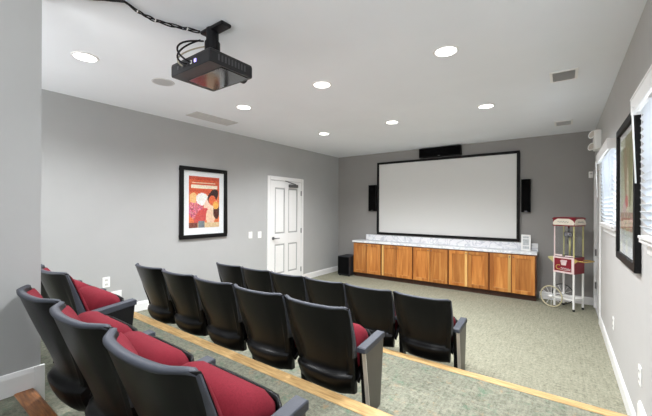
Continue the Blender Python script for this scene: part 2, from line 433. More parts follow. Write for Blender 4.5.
def rim_mesh(th=.030):
    """grey cap that runs along the top edge of the shell and down both wings"""
    path = []
    n = 24
    for k in range(7): path.append((-1, lerp(.40, TOP - .012, k / 6)))
    for k in range(1, n): path.append((lerp(-1, 1, k / n), TOP))
    for k in range(7): path.append((1, lerp(TOP - .012, .40, k / 6)))
    rings = []
    for i, (u, z) in enumerate(path):
        zz = min(z, TOP)
        x = u * half_w(zz)
        yb = shell_y(u, zz) + .028 * sstep(.60, 1, abs(u)); yf = interp([(.135, .18), (.30, .16), (.735, 0)], zz) - lerp(.03, .045, (zz - .12) / (TOP - .12)) * (1 - u * u) + .028 * sstep(.60, 1, abs(u)) + th * (1 - .4 * sstep(.86, 1, abs(u)))
        side = abs(u) == 1
        s = 1 if u > 0 else -1
        if side:
            r = [(x - s * .008, yb - .001, z), (x + s * .002, yb - .001, z), (x + s * .005, yb + .008, z), (x + s * .005, yf - .012, z), (x + s * .001, yf - .004, z), (x - s * .008, yf - .003, z)]
            if s > 0: r = r[:]
        else:
            r = [(x, yb - .001, z - .009), (x, yb - .001, z + .001), (x, yb + .008, z + .006), (x, yf - .01, z + .006), (x, yf + .001, z + .001), (x, yf + .001, z - .009)]
        rings.append(r)
    return MB().loft(rings)
def cushion_mesh():
    us = [-1, -.97, -.9, -.75, -.5, -.25, 0, .25, .5, .75, .9, .97, 1]
    zs = [.36, .375, .41, .48, .56, .63, .68, .705, .715]
    rings = []
    for u in us:
        eu = (1 - abs(u) ** 6)
        back = []; front = []
        for k, z in enumerate(zs):
            x = u * (half_w(z) - .014); uu = u * .95
            base = interp([(.135, .18), (.30, .16), (.735, 0)], z) - lerp(.03, .045, (z - .12) / (TOP - .12)) * (1 - uu * uu) + .028 * sstep(.60, 1, abs(uu)) + .026
            tz = (z - .36) / (.715 - .36); ez = 1 - abs(2 * tz - 1) ** 6
            back.append((x, base - .004, z)); front.append((x, base + .004 + .05 * (max(0, eu) ** .5) * (max(0, ez) ** .5) * lerp(1.15, .75, tz), z))
        rings.append(back + front[::-1])
    return MB().loft(rings)
SEAT = [(.185, .30), (.176, .38), (.188, .455), (.215, .515), (.25, .545), (.29, .549), (.332, .535), (.366, .508), (.386, .482), (.392, .462), (.372, .425), (.30, .33), (.235, .265), (.205, .262)]
def seat_mesh():
    cy = sum(p[0] for p in SEAT) / len(SEAT); cz = sum(p[1] for p in SEAT) / len(SEAT)
    rings = []
    for u in [-1, -.985, -.95, -.88, -.7, -.4, 0, .4, .7, .88, .95, .985, 1]:
        a = abs(u); s = 1 - .42 * max(0, (a - .72) / .28) ** 2.6 if a > .72 else 1
        if a == 1: s *= .86
        rings.append([(u * .228, cy + .01 + (y - cy - .01) * s, cz - .03 + (z - cz + .03) * s) for y, z in SEAT])
    return MB().loft(rings)
def pan_mesh():
    # curved black plate under the folded seat
    out = [(.225, .235), (.27, .275), (.33, .345), (.385, .420), (.408, .462), (.402, .492)]
    inn = [(.388, .494), (.388, .462), (.36, .42), (.31, .35), (.25, .285), (.21, .25)]
    rings = []
    for u in [-1, -.96, -.85, -.5, 0, .5, .85, .96, 1]:
        k = sstep(.8, 1, abs(u)) * .03
        rings.append([(u * .236, y - k * .6, z - k) for y, z in out] + [(u * .236, y - k * .6, z - k) for y, z in inn])
    return MB().loft(rings)
def arm_mesh():
    prof = [(.165, .424), (.168, .450), (.176, .456), (.41, .480), (.442, .482), (.450, .476), (.450, .444), (.39, .436), (.20, .415)]
    rings = []
    for x, k in ((-.030, .005), (-.028, .002), (-.026, 0), (.026, 0), (.028, .002), (.030, .005)):
        cy, cz = .32, .456
        rings.append([(x, y - math.copysign(k, y - cy), z - math.copysign(k, z - cz)) for y, z in prof])
    return MB().loft(rings, smooth=False)
def panel_mesh():
    poly = [(.252, 0), (.392, 0), (.438, .446), (.185, .425)]
    return MB().prism(poly, 'x', -.0125, .0125)
def panel_edge_mesh():
    mb = MB(); p, q = Vector((.225, 0)), Vector((.190, .43))
    mb.prism([(.246, 0), (.253, 0), (.186, .425), (.179, .425)], 'x', -.013, .0135)
    return mb
def standard_mesh():
    mb = MB(); mb.prism([(.24, 0), (.36, 0), (.36, .02), (.33, .05), (.37, .45), (.21, .43), (.25, .05), (.24, .02)], 'x', -.018, .018)
    return mb
meshes = {}
def proto(key, mb, m, bevel=0, smooth=False):
    o = mb.build(key, m); 
    if bevel:
        b = o.modifiers.new('Bevel', 'BEVEL'); b.width = bevel; b.segments = 2; b.limit_method = 'ANGLE'
    meshes[len(meshes)] = o
    return o
P_BACK = proto('backrest', backrest_mesh(), BLACKP)
P_RIM = proto('rim', rim_mesh(), GREYP)
P_CUSH = proto('backrest_cushion', cushion_mesh(), REDF)
P_SEAT = proto('seat_cushion', seat_mesh(), REDF)
P_PAN = proto('seat_pan', pan_mesh(), BLACKP)
P_ARM = proto('armrest', arm_mesh(), GREYP)
P_STD = proto('support', standard_mesh(), BLACKM, .004)
P_PANEL = proto('end_panel', panel_mesh(), TAUPE, .002)
P_PEDGE = proto('edge_band', panel_edge_mesh(), PALE)
P_BPANEL = proto('end_panel', panel_mesh(), BLACKM, .002)  # end panel coloured black for the shade it stands in
def put(p, parent, x=0.0, label=None):
    o = p.copy(); COL.objects.link(o); o.parent = parent; o.location = (x, 0, 0)
    if label: o['label'] = label
    return o
PIT = .54
def chair(label, group, x, y, z, left=None, right='mid', seat=True):
    """right / left: what stands at that side - 'mid' shared black support, 'taupe' or 'black' end panel, None nothing"""
    t = thing('theater_chair', label, 'chair', (x, y, z), 0, group)
    b = put(P_BACK, t); put(P_RIM, b, 0, 'grey rim'); put(P_CUSH, t)
    s = put(P_SEAT, t); put(P_PAN, s)
    for side, k in ((-1, left), (1, right)):
        if not k: continue
        put(P_ARM, t, side * PIT / 2)
        if k == 'mid': put(P_STD, t, side * PIT / 2)
        elif k == 'taupe':
            e = put(P_PANEL, t, side * (PIT / 2 + .012), 'taupe laminate end panel'); put(P_PEDGE, e)
            put(P_STD, t, side * (PIT / 2 - .02))
        else: put(P_BPANEL, t, side * (PIT / 2 + .012), 'end panel blackened for shade')
    return t
ordn = ['leftmost', 'second from the left', 'third from the left', 'third from the right', 'second from the right', 'rightmost']
R1, R2, R3 = -.755, -1.025, -.755
RY1, RY2, RY3 = 2.815, 1.625, .455
for k in range(6):
    x = R1 - PIT * (5.5 - k)
    end = ''  if k == 5 else ''
    chair('black-backed folding theater chair, %s in the front row%s' % (ordn[k], end), 'chairs of the front row', x, RY1, 0, 'taupe' if k == 0 else None, 'taupe' if k == 5 else 'mid')
ord5 = ['leftmost', 'second from the left', 'middle one', 'second from the right', 'rightmost']
for k in range(5):
    x = R2 - PIT * (4.5 - k)
    end = ' with taupe end panel' if k == 4 else ''
    chair('black-backed folding theater chair, %s in the middle row%s' % (ord5[k], end), 'chairs of the middle row', x, RY2, T1, 'taupe' if k == 0 else None, 'taupe' if k == 4 else 'mid')
labs = ['black theater chair with red cushion right beside the partition wall, rearmost row', 'black theater chair with red seat in the rearmost row, between its two neighbors', 'nearest black theater chair with large red seat cushion at the bottom of the picture']
for k in range(3):
    x = R3 - PIT * (2.5 - k)
    chair(labs[k], 'chairs of the rearmost row', x, RY3, T2, None, 'mid' if k < 2 else 'taupe')
labs = ['red-cushioned theater chair mostly hidden behind the partition wall, only its seat hump showing', 'red-cushioned theater chair with dark end panel, just past the partition wall']
for k in range(2):
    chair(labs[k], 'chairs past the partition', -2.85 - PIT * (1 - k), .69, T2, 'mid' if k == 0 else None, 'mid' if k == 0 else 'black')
for o in meshes.values(): bpy.data.objects.remove(o)

# ================================================================ SCREEN WALL
sx0, sx1, sz0, sz1 = -3.372, -.615, .943, 2.533
t = thing('projection_screen', 'large white projection screen in a thin black frame on the far wall', 'screen', ((sx0 + sx1) / 2, YB, (sz0 + sz1) / 2))
w, h = (sx1 - sx0) / 2, (sz1 - sz0) / 2; fr = .046
mb = MB()
for a, b, c, d in ((-w, w, h - fr, h), (-w, w, -h, -h + fr), (-w, -w + fr, -h + fr, h - fr), (w - fr, w, -h + fr, h - fr)): mb.box(a, b, -.05, -.012, c, d)
mb.build('screen_frame', BLACKF, t, bevel=.004)
MB().box(-w + .02, w - .02, -.03, -.012, -h + .02, h - .02).build('screen_surface', FABRIC, t)

def speaker(lab, x0, x1, z0, z1, dep, name='wall_speaker', horizontal=False):
    cx, cz = (x0 + x1) / 2, (z0 + z1) / 2; w, h = (x1 - x0) / 2, (z1 - z0) / 2
    t = thing(name, lab, 'speaker', (cx, YB, cz), 0, 'speakers around the screen')
    MB().box(-w, w, -dep + .015, 0, -h, h).build('cabinet', BLACKF, t, bevel=.006)
    mb = MB(); rings = []
    for k in range(9):
        a = k / 8 * 2 - 1
        if horizontal: rings.append([(-w + .006, -dep + .016 - .012 * (1 - a * a), a * (h - .006)), (w - .006, -dep + .016 - .012 * (1 - a * a), a * (h - .006)), (w - .006, -dep + .02, a * (h - .006)), (-w + .006, -dep + .02, a * (h - .006))])
        else: rings.append([(a * (w - .006), -dep + .016 - .012 * (1 - a * a), -h + .006), (a * (w - .006), -dep + .016 - .012 * (1 - a * a), h - .006), (a * (w - .006), -dep + .02, h - .006), (a * (w - .006), -dep + .02, -h + .006)])
    mb.loft(rings).build('speaker_grille', GRILL, t)
    MB().box(-.02, .02, -dep - .001, -dep + .012, -h + .012, -h + .024).build('badge', STEEL, t)
    return t
speaker('narrow black loudspeaker on the wall left of the screen', -3.575, -3.385, 1.455, 2.04, .09)
speaker('narrow black loudspeaker on the wall right of the screen', -.59, -.45, 1.455, 2.025, .09)
speaker('long black center speaker under the ceiling above the screen', -2.395, -1.585, 2.548, 2.732, .11, horizontal=True)
t = thing('subwoofer', 'black cube subwoofer on the carpet at the left end of the cabinets', 'speaker', (-3.985, 6.36, 0))
MB().box(-.155, .155, -.19, .19, .02, .44).build('cabinet', SUBM, t, bevel=.012)
MB().box(-.145, .145, -.203, -.188, .05, .425).build('speaker_grille', GRILL, t, bevel=.006)
for sx in (-1, 1):
    for sy in (-1, 1): MB().lathe([(.02, 0), (.022, .022)], (sx * .12, sy * .15, 0), 12).build('foot', BLACKM, t)

# ---- cabinets and counter
YC = 6.315
cab0, cabw = -3.812, .6916
labs = ['honey wood double-door cabinet at the left end beside the subwoofer', 'honey wood double-door cabinet, second from the left under the screen', 'honey wood double-door cabinet in the middle of the run under the screen', 'honey wood double-door cabinet, second from the right under the screen', 'honey wood double-door cabinet at the right end beside the popcorn cart']
for k in range(5):
    x0 = cab0 + cabw * k
    t = thing('base_cabinet', labs[k], 'cabinet', (x0 + cabw / 2, YC, 0), 0, 'wooden cabinets below the screen')
    w = cabw / 2 - .0015
    MB().box(-w, w, 0.0, YB - YC - .002, .085, .758).build('carcass', HONEYD, t, bevel=.002)
    MB().box(-w, w, .035, .06, .0, .085).build('toe_kick', TOE, t)
    for s in (-1, 1):
        a, b = (-w + .014, -.004) if s < 0 else (.004, w - .014)
        z0, z1 = .10, .738; st = .055
        mb = MB()
        for p in ((a, a + st, z0, z1), (b - st, b, z0, z1), (a + st, b - st, z0, z0 + st), (a + st, b - st, z1 - st, z1)): mb.box(p[0], p[1], -.022, -.001, p[2], p[3])
        d = mb.build('door', HONEY, t, bevel=.003)
        MB().box(a + st - .004, b - st + .004, -.010, -.001, z0 + st - .004, z1 - st + .004).build('door_panel', HONEY, d)
        MB().prism([(a + st, z0 + st), (b - st, z0 + st), (b - st, z0 + st + .004), (a + st, z0 + st + .004)], 'y', -.012, -.009).build('bead', HONEY2, d)
        if (k, s) in ((1, -1), (3, -1), (4, -1)):
            xa = a + .004 if k == 1 else b - st + .006
            MB().box(xa, xa + .042, -.0235, -.0215, z0 + .003, z1 - .003).build('stile', HONEY2, d)['label'] = 'pale sapwood stile'
        mb = MB(); kx = -.03 if s < 0 else .03
        mb.lathe([(.005, 0), (.005, .012), (.010, .018), (.009, .024), (0, .026)], (kx, -.022, z1 - .035), 12, Matrix.Rotation(PI / 2, 4, 'X'))
        mb.build('knob', STEEL, d)
t = thing('marble_countertop', 'white veined marble worktop with low backsplash along the cabinets', 'countertop', (0, 0, .76))
MB().box(-3.832, -.340, YC - .03, YB - .001, 0, .042).build('worktop', MARBLE, t, bevel=.005)
MB().box(-3.66, -.345, YB - .022, YB - .001, .042, .165).build('backsplash', MARBLE, t, bevel=.004)

# small white frame standing on the worktop
t = thing('picture_frame', 'small white frame standing on the right end of the marble worktop', 'frame', (-.512, 6.50, .803), 0)
M = Matrix.Rotation(math.radians(-7), 4, 'X')
mb = MB()
for p in ((-.07, -.045, 0, .27), (.045, .07, 0, .27), (-.045, .045, 0, .03), (-.045, .045, .24, .27), (-.045, .045, .075, .09), (-.045, .045, .195, .21)): mb.box(p[0], p[1], -.012, .012, p[2], p[3], M)
mb.build('frame', PLATE, t, bevel=.003)
MB().box(-.05, .05, -.004, .006, .02, .25, M).build('insert', mat('grey_print', rgb(196, 200, 202), .5, noise=.25, scale=30), t)
MB().prism([(.006, 0), (.09, 0), (.03, .16), (.02, .16)], 'x', -.01, .01).build('easel_leg', PLATE, t)

# ================================================================ FRAMED PRINTS
def picture_mesh(name, W, H, fn, nx, nz, parent, M):
    vs = []; fs = []; cols = []
    for j in range(nz + 1):
        for i in range(nx + 1): vs.append(M @ Vector((lerp(-W / 2, W / 2, i / nx), 0, lerp(-H / 2, H / 2, j / nz))))
    for j in range(nz):
        for i in range(nx):
            fs.append((j * (nx + 1) + i, j * (nx + 1) + i + 1, (j + 1) * (nx + 1) + i + 1, (j + 1) * (nx + 1) + i))
            cols.append(fn((i + .5) / nx, (j + .5) / nz))
    me = bpy.data.meshes.new(name); me.from_pydata([tuple(v) for v in vs], [], fs)
    ca = me.color_attributes.new('Col', 'FLOAT_COLOR', 'CORNER')
    for p in me.polygons:
        c = rgb(*cols[p.index])
        for li in p.loop_indices: ca.data[li].color = c
    me.materials.append(PRINT)
    o = bpy.data.objects.new(name, me); COL.objects.link(o); o.parent = parent
    return o
def ell(u, v, cx, cy, rx, ry, a=0):
    x, y = u - cx, v - cy; c, s = math.cos(a), math.sin(a)
    x, y = x * c + y * s, -x * s + y * c
    return (x / rx) ** 2 + (y / ry) ** 2 < 1
def jit(c, k=14):
    d = random.uniform(-k, k); return tuple(max(0, min(255, x + d + random.uniform(-k / 2, k / 2))) for x in c)
def art_left(u, v):
    # generic stand-in: orange-red field, pale bands above, loose warm figure shapes below
    c = (214, 92, 52)
    if v > .93: c = (196, 72, 48)
    if .86 < v < .885 and .10 < u < .86: c = (240, 214, 188)
    if .76 < v < .83 and .07 < u < .93: c = (238, 226, 204)
    if .70 < v < .74: c = (204, 84, 56)
    if v < .66: c = (228, 122, 72)
    if ell(u, v, .22, .36, .24, .20): c = jit((206, 108, 122), 40)
    if ell(u, v, .14, .58, .12, .10): c = (238, 190, 128)
    if ell(u, v, .42, .56, .20, .12): c = (238, 236, 232)
    if ell(u, v, .72, .40, .24, .20): c = (240, 206, 184)
    if ell(u, v, .78, .62, .20, .12, .5): c = (60, 34, 34)
    if ell(u, v, .76, .54, .12, .10): c = (226, 104, 64)
    if ell(u, v, .40, .22, .26, .13, .5): c = (204, 74, 72)
    if ell(u, v, .70, .22, .16, .16, -.5): c = (232, 196, 168)
    if ell(u, v, .90, .32, .11, .16): c = (82, 40, 32)
    if ell(u, v, .88, .44, .10, .08): c = (236, 176, 84)
    if v < .10: c = (214, 186, 146) if u > .28 else (122, 62, 50)
    if v < .14 and .3 < u < .5: c = (120, 128, 134)
    return jit(c)
def art_right(u, v):
    c = lerp(0, 1, v); c = (196 - 20 * c, 196 - 14 * c, 176 - 30 * c)
    if ell(u, v, .55, .82, .36, .22): c = (158, 152, 112)
    if ell(u, v, .40, .62, .10, .30, .2): c = (164, 136, 104)
    if ell(u, v, .70, .66, .12, .32, -.15): c = (142, 140, 96)
    if ell(u, v, .52, .44, .07, .26): c = (214, 206, 178)
    if ell(u, v, .45, .40, .10, .06): c = (196, 84, 84)
    if ell(u, v, .30, .30, .14, .10): c = (206, 180, 176)
    if .14 < v < .30: c = jit((168, 142, 120), 45)
    if .08 < v < .14: c = (186, 190, 182)
    if v < .08: c = (206, 210, 208)
    return jit(c, 9)
def framed(lab, W, H, wall, y, z, fw, matb, fn, d, name='framed_poster'):
    """d=+1: hangs on a wall at x=wall facing +X; -1 facing -X. matb=(side,bottom,top) widths of the white mat"""
    t = thing(name, lab, 'picture', (wall, y, z), PI / 2 * d)
    # local: x along the wall, -y out of the wall
    mb = MB(); w, h = W / 2, H / 2
    for a, b, c, e in ((-w, w, h - fw, h), (-w, w, -h, -h + fw), (-w, -w + fw, -h + fw, h - fw), (w - fw, w, -h + fw, h - fw)):
        mb.box(a, b, -.035, -.001, c, e)
    mb.build('frame', BLACKF, t, bevel=.005)
    MB().box(-w + fw * .6, w - fw * .6, -.014, -.003, -h + fw * .6, h - fw * .6).build('mat_board', mat('white_mat_board', rgb(236, 238, 240), .8, noise=.01), t)
    aw = W - 2 * fw - 2 * matb[0]; ah = H - 2 * fw - matb[1] - matb[2]
    picture_mesh('print', aw, ah, fn, 44, 60, t, Matrix.Translation((0, -.0155, -h + fw + matb[1] + ah / 2)))
    MB().box(-w + fw * .8, w - fw * .8, -.024, -.022, -h + fw * .8, h - fw * .8).build('glazing', GLASS, t)
    return t
framed('black-framed orange and red poster with white mat on the left wall', .805, 1.062, XL, 2.948, 1.583, .058, (.085, .10, .075), art_left, 1)
framed('tall black-framed picture on the right wall between the two windows', .90, 1.07, XR, 3.285, 1.632, .058, (.05, .08, .05), art_right, -1)

# ================================================================ CEILING FITTINGS
LP = [(-3.20, 1.017, 'nearest at the left, beside the projector'), (-3.18, 2.66, 'in the left row, second from the camera'), (-3.21, 4.362, 'in the left row nearest the door'),
      (-1.963, 2.631, 'in the middle row, right of the projector'), (-1.989, 4.345, 'in the middle row before the screen'), (-.752, 2.64, 'largest one in the right row'), (-.757, 4.324, 'in the right row nearest the screen'), (-.755, 1.02, None)]
for x, y, l in LP:
    t = thing('recessed_light', 'round lit recessed ceiling light, ' + l, 'light', (x, y, ZC), 0, 'recessed ceiling lights') if l else None
    if l: MB().lathe([(.078, -.001), (.080, -.007), (.094, -.005), (.098, 0.0)], (0, 0, 0), 32).build('trim_ring', WHITE, t)
    if l: MB().lathe([(0, -.006), (.078, -.006), (.078, -.001), (0, -.001)], (0, 0, 0), 32).build('lens', LENS, t)
    ld = bpy.data.lights.new('downlight', 'SPOT'); ld.energy = 178; ld.spot_size = math.radians(150); ld.spot_blend = .9; ld.shadow_soft_size = .08; ld.color = (.97, .985, 1)
    lo = bpy.data.objects.new('downlight', ld); COL.objects.link(lo); lo.location = (x, y, ZC - .03)
def vent(lab, x, y, w, l, name='ceiling_vent'):
    t = thing(name, lab, 'vent', (x, y, ZC))
    mb = MB(); f = .022
    for a, b, c, d in ((-w, w, l - f, l), (-w, w, -l, -l + f), (-w, -w + f, -l + f, l - f), (w - f, w, -l + f, l - f)): mb.box(a, b, c, d, -.010, 0)
    mb.build('vent_frame', WHITE, t, bevel=.002)
    mb = MB(); n = 9
    for k in range(n):
        yy = lerp(-l + f, l - f, (k + .5) / n); mb.box(-w + f, w - f, -.009, .009, -.0015, .0015, Matrix.Translation((0, yy, -.008)) @ Matrix.Rotation(math.radians(38), 4, 'X'))
    mb.build('blades', VENTG, t)
    MB().box(-w + f, w - f, -l + f, l - f, -.0018, -.0002).build('duct_backing', mat('duct_dark', rgb(150, 150, 150), .8, noise=.05), t)
vent('square grey slatted ceiling vent nearer the camera, above the right side', 0.0, 3.745, .105, .14)
vent('smaller looking grey ceiling vent near the screen wall', 0.0, 5.79, .105, .14)
t = thing('return_grille', 'flush pale rectangular grille in the ceiling by the left wall', 'vent', (-3.95, 2.76, ZC))
mb = MB(); 
for k in range(14): mb.box(-.10, .10, -.30 + k * .0425, -.275 + k * .0425, -.008, -.003)
mb.build('blades', VENTC, t)
mb = MB(); mb.box(-.13, .13, -.33, -.30, -.009, 0); mb.box(-.13, .13, .30, .33, -.009, 0); mb.box(-.13, -.10, -.30, .30, -.009, 0); mb.box(.10, .13, -.30, .30, -.009, 0); mb.box(-.10, .10, -.30, .30, -.003, 0)
mb.build('vent_frame', VENTC, t)
t = thing('ceiling_speaker', 'flush round pale grey speaker in the ceiling left of the projector', 'speaker', (-3.205, 1.67, ZC))
MB().lathe([(.088, -.004), (.092, -.006), (.102, -.004), (.104, 0)], (0, 0, 0), 32).build('trim_ring', VENTC, t)
MB().lathe([(0, -.007), (.05, -.006), (.088, -.004), (.088, 0), (0, 0)], (0, 0, 0), 32).build('speaker_grille', mat('ceiling_speaker_cloth', rgb(176, 176, 178), .8, noise=.05, scale=200), t)

# ---- projector
t = thing('projector', 'black ceiling-mounted projector on a short drop pole', 'projector', (-1.985, 1.38, 2.415))
bx = (-.240, .215, -.168, .178); pz = .090
PROJ = mat('projector_black', rgb(13, 13, 19), .35, noise=.05, scale=40)
PROJB = mat('projector_glossy_base', rgb(16, 15, 18), .08, noise=.04, coat=.5)
rings = []
for z, k in ((0.0, .985), (.005, .998), (.014, 1), (pz - .02, 1), (pz - .006, .985), (pz, .95)):
    ring = []
    for cx, cy, a0 in ((bx[1] - .012, bx[3] - .012, 0), (bx[0] + .012, bx[3] - .012, 90), (bx[0] + .012, bx[2] + .012, 180), (bx[1] - .012, bx[2] + .012, 270)):
        for q in range(5):
            a = math.radians(a0 + q * 22.5); ring.append(((cx + .012 * math.cos(a)) * k, (cy + .012 * math.sin(a)) * k, z))
    rings.append(ring)
body = MB().loft(rings, smooth=False).build('body', PROJ, t, bevel=.002)
MB().box(bx[0] + .05, bx[1] - .02, bx[2] + .10, bx[3] - .02, -.004, .002).build('base_plate', PROJB, body, bevel=.002)
mb = MB()
for k in range(9): mb.box(bx[1] - .002, bx[1] + .002, bx[2] + .06 + k * .026, bx[2] + .072 + k * .026, .025, .065)
mb.build('vent_slots', MARK, body)
mb = MB(); mb.lathe([(.045, 0), (.045, .03), (.036, .03), (.034, .012), (0, .012)], (.09, bx[3], .046), 24, Matrix.Rotation(-PI / 2, 4, 'X')); mb.build('lens', BLACKF, body)
for xx, ww, mm in ((.06, .022, PORTGLOW), (.012, .016, PLATE), (-.03, .02, MARK), (-.085, .03, MARK), (-.14, .012, STEEL)):
    MB().box(xx - ww / 2, xx + ww / 2, bx[2] - .004, bx[2] + .004, .03, .052).build('port', mm, body)
mount = MB(); mount.box(-.04, .04, -.035, .035, pz, pz + .02); mount.lathe([(.042, pz), (.042, ZC - 2.415)], (0, 0, 0), 20)
mount.lathe([(.052, pz + .09), (.052, pz + .15)], (0, 0, 0), 20)
m1 = mount.build('mount_pole', BLACKM, t)
MB().box(-.09, .158, -.04, .04, ZC - 2.415 - .024, ZC - 2.415).build('mount_plate', BLACKM, t, bevel=.008)
for s in (-1, 1):
    MB().box(-.16, .16, s * .10 - .012, s * .10 + .012, pz - .004, pz + .012).build('bracket_arm', BLACKM, t, bevel=.003)
cm = MB()
def bez(p0, p1, p2, p3, n=14):
    P = [Vector(p) for p in (p0, p1, p2, p3)]
    return [P[0] * (1 - s) ** 3 + P[1] * 3 * s * (1 - s) ** 2 + P[2] * 3 * s * s * (1 - s) + P[3] * s ** 3 for s in [k / n for k in range(n + 1)]]
cm.tube(bez((.012, bx[2], .04), (.0, bx[2] - .12, .05), (-.09, bx[2] - .10, .19), (-.03, -.05, .24)), .006, 7)
cm.tube(bez((-.03, bx[2], .04), (-.06, bx[2] - .10, .03), (-.14, bx[2] - .03, .17), (-.05, -.06, .25)), .006, 7)
cm.build('plug_lead', BLACKM, t)
cm = MB(); cm.tube(bez((-.085, bx[2], .04), (-.10, bx[2] - .09, .06), (-.10, bx[2] + .02, .16), (-.02, -.05, .20)), .005, 7); cm.build('plug_lead', mat('pale_lead', rgb(176, 170, 150), .5, noise=.05), t)

# ---- cable bundle under the ceiling
pts = [(-2.30, .70), (-2.187, .803), (-2.118, .869), (-2.156, .957), (-2.165, 1.015), (-2.168, 1.074), (-2.134, 1.17), (-2.092, 1.253), (-2.055, 1.33)]
t = thing('cable_bundle', 'black zip-tied cables running under the ceiling to the projector mount', 'cable', (0, 0, ZC))
def strand(off, ph):
    out = []
    n = 60
    for k in range(n + 1):
        f = k / n * (len(pts) - 1); i = min(int(f), len(pts) - 2); g = f - i; g = g * g * (3 - 2 * g) * .3 + g * .7
        x = lerp(pts[i][0], pts[i + 1][0], g); y = lerp(pts[i][1], pts[i + 1][1], g)
        w = math.sin(f * 1.9 + ph) * off
        out.append((x + w, y - w * .2, -.012 - .006 * (1 + math.sin(f * 2.4 + ph))))
    return out
MB().tube(strand(.008, 0), .0048, 7).build('lead', BLACKM, t); MB().tube(strand(.009, 2.6), .0042, 7).build('lead', BLACKM, t); MB().tube(strand(.005, 4.4), .004, 7).build('lead', BLACKM, t)
for i in (3, 5, 7):
    x, y = pts[i]; MB().lathe([(.012, -.0025), (.012, .0025)], (x, y, -.016), 12, Matrix.Rotation(PI / 2, 4, 'X')).build('zip_tie', PLATE, t)

# ================================================================ WALL FITTINGS
def plate(lab, cat, name, wall, d, y, z, w, h, kind):
    t = thing(name, lab, cat, (wall, y, z), PI / 2 * d)
    MB().box(-w / 2, w / 2, -.008, 0, -h / 2, h / 2).build('cover_plate', PLATE, t, bevel=.003)
    if kind == 'outlet':
        for s in (-1, 1): 
            r = MB().box(-.017, .017, -.0095, -.007, s * .026 - .014, s * .026 + .014).build('receptacle', mat('outlet_face', rgb(214, 214, 212), .4, noise=.02), t, bevel=.004)
            mb = MB(); mb.box(-.008, -.005, -.0102, -.009, s * .026 - .005, s * .026 + .006); mb.box(.005, .008, -.0102, -.009, s * .026 - .005, s * .026 + .006); mb.build('slot', MARK, r)
    elif kind == 'switch':
        MB().box(-.016, .016, -.013, -.007, -.033, .033).build('rocker', PLATE, t, bevel=.003)
    else:
        MB().lathe([(.012, 0), (.012, .004), (.006, .006), (.006, .012), (0, .012)], (0, -.008, 0), 14, Matrix.Rotation(PI / 2, 4, 'X')).build('jack', MARK, t)
    return t
plate('white light switch plate on the left wall, farther from the door', 'switch', 'light_switch', XL, 1, 3.86, 1.037, .085, .118, 'switch')
plate('white light switch plate on the left wall, close to the door frame', 'switch', 'light_switch', XL, 1, 4.075, 1.03, .085, .118, 'switch')
plate('white outlet on the left wall above a folded red seat', 'outlet', 'wall_outlet', XL, 1, 1.63, .61, .08, .125, 'outlet')
plate('white cable jack plate low on the left wall, half behind an armrest', 'outlet', 'cable_jack_plate', XL, 1, 1.74, .425, .12, .12, 'jack')
plate('white outlet on the right wall, farther along toward the popcorn cart', 'outlet', 'wall_outlet', XR, -1, 4.196, .405, .075, .118, 'outlet')
plate('white outlet on the right wall nearest the camera', 'outlet', 'wall_outlet', XR, -1, 2.845, .455, .075, .118, 'outlet')
# emergency light
t = thing('emergency_light', 'white emergency light with two lamp heads high on the right wall', 'light', (XR, 5.62, 2.42))
MB().box(-.075, 0, -.10, .16, -.12, .13).build('housing', PLATE, t, bevel=.012)
for k, (y, z) in enumerate(((-.03, .07), (.10, -.07))):
    M = Matrix.Rotation(math.radians(-70), 4, 'Y') @ Matrix.Rotation(math.radians(35), 4, 'X')
    hd = MB().lathe([(.02, -.03), (.045, .01), (.056, .03), (.053, .038), (.044, .033), (0, .031)], (-.07, y, z), 20, M).build('lamp_head', PLATE, t)
    MB().lathe([(0, .033), (.043, .035), (.043, .033)], (-.07, y, z), 20, M).build('lamp_lens', mat('lamp_glass', rgb(206, 196, 186), .15, noise=.05), hd)
t = thing('thermostat', 'small white thermostat on the screen wall below the emergency light', 'thermostat', (.352, YB, 2.055))
MB().box(-.028, .028, -.028, 0, -.05, .05).build('housing', PLATE, t, bevel=.006)
MB().box(-.016, .016, -.0295, -.027, .005, .025).build('display', VENTC, t)

# ================================================================ POPCORN CART
RED = mat('red_enamel', rgb(134, 20, 40), .35, noise=.05)
BRASS = mat('pale_brass', rgb(206, 200, 140), .4, metal=.1, noise=.08)
GOLD = mat('gold_trim', rgb(200, 168, 96), .4, metal=.15, noise=.08)
RIM = mat('cream_tyre', rgb(206, 196, 162), .5, noise=.05)
CREAM = mat('cream_paint', rgb(236, 228, 212), .45, noise=.03)
PINKW = mat('white_edging', rgb(236, 214, 214), .45, noise=.02)
CHROME = mat('kettle_steel', rgb(140, 140, 145), .25, metal=.9, noise=.06)
cx, cy = .070, 6.21; ang = math.radians(-28)
t = thing('popcorn_cart', 'red and white popcorn cart with glass case and spoked wheels in the far corner', 'popcorn machine', (cx, cy, 0), ang)
w, dp = .132, .122
for sx in (-1, 1):
    for sy in (-1, 1):
        lg = MB().box(sx * w - .011, sx * w + .011, sy * dp - .011, sy * dp + .011, .03, .56).build('leg', PLATE, t, bevel=.002)
        MB().lathe([(.012, 0), (.016, .004), (.016, .02), (.011, .032)], (sx * w, sy * dp, 0), 12).build('foot', BLACKM, lg)
mb = MB()
for sy in (-1, 1): mb.box(-w, w, sy * dp - .008, sy * dp + .008, .15, .172)
for sx in (-1, 1): mb.box(sx * w - .008, sx * w + .008, -dp, dp, .15, .172)
for a in (-.05, .05): mb.box(-w, w, a - .006, a + .006, .155, .166)
mb.build('lower_shelf', PLATE, t)
box = MB().box(-w - .015, w + .015, -dp - .012, dp + .012, .545, .79).build('base_box', RED, t, bevel=.006)
mb = MB(); y = -dp - .013; X = w + .012
for a, b, c, d in ((-X, X, .548, .572), (-X, X, .766, .788), (X - .035, X, .572, .766), (-X, -X + .014, .572, .766)): mb.box(a, b, y - .003, y, c, d)
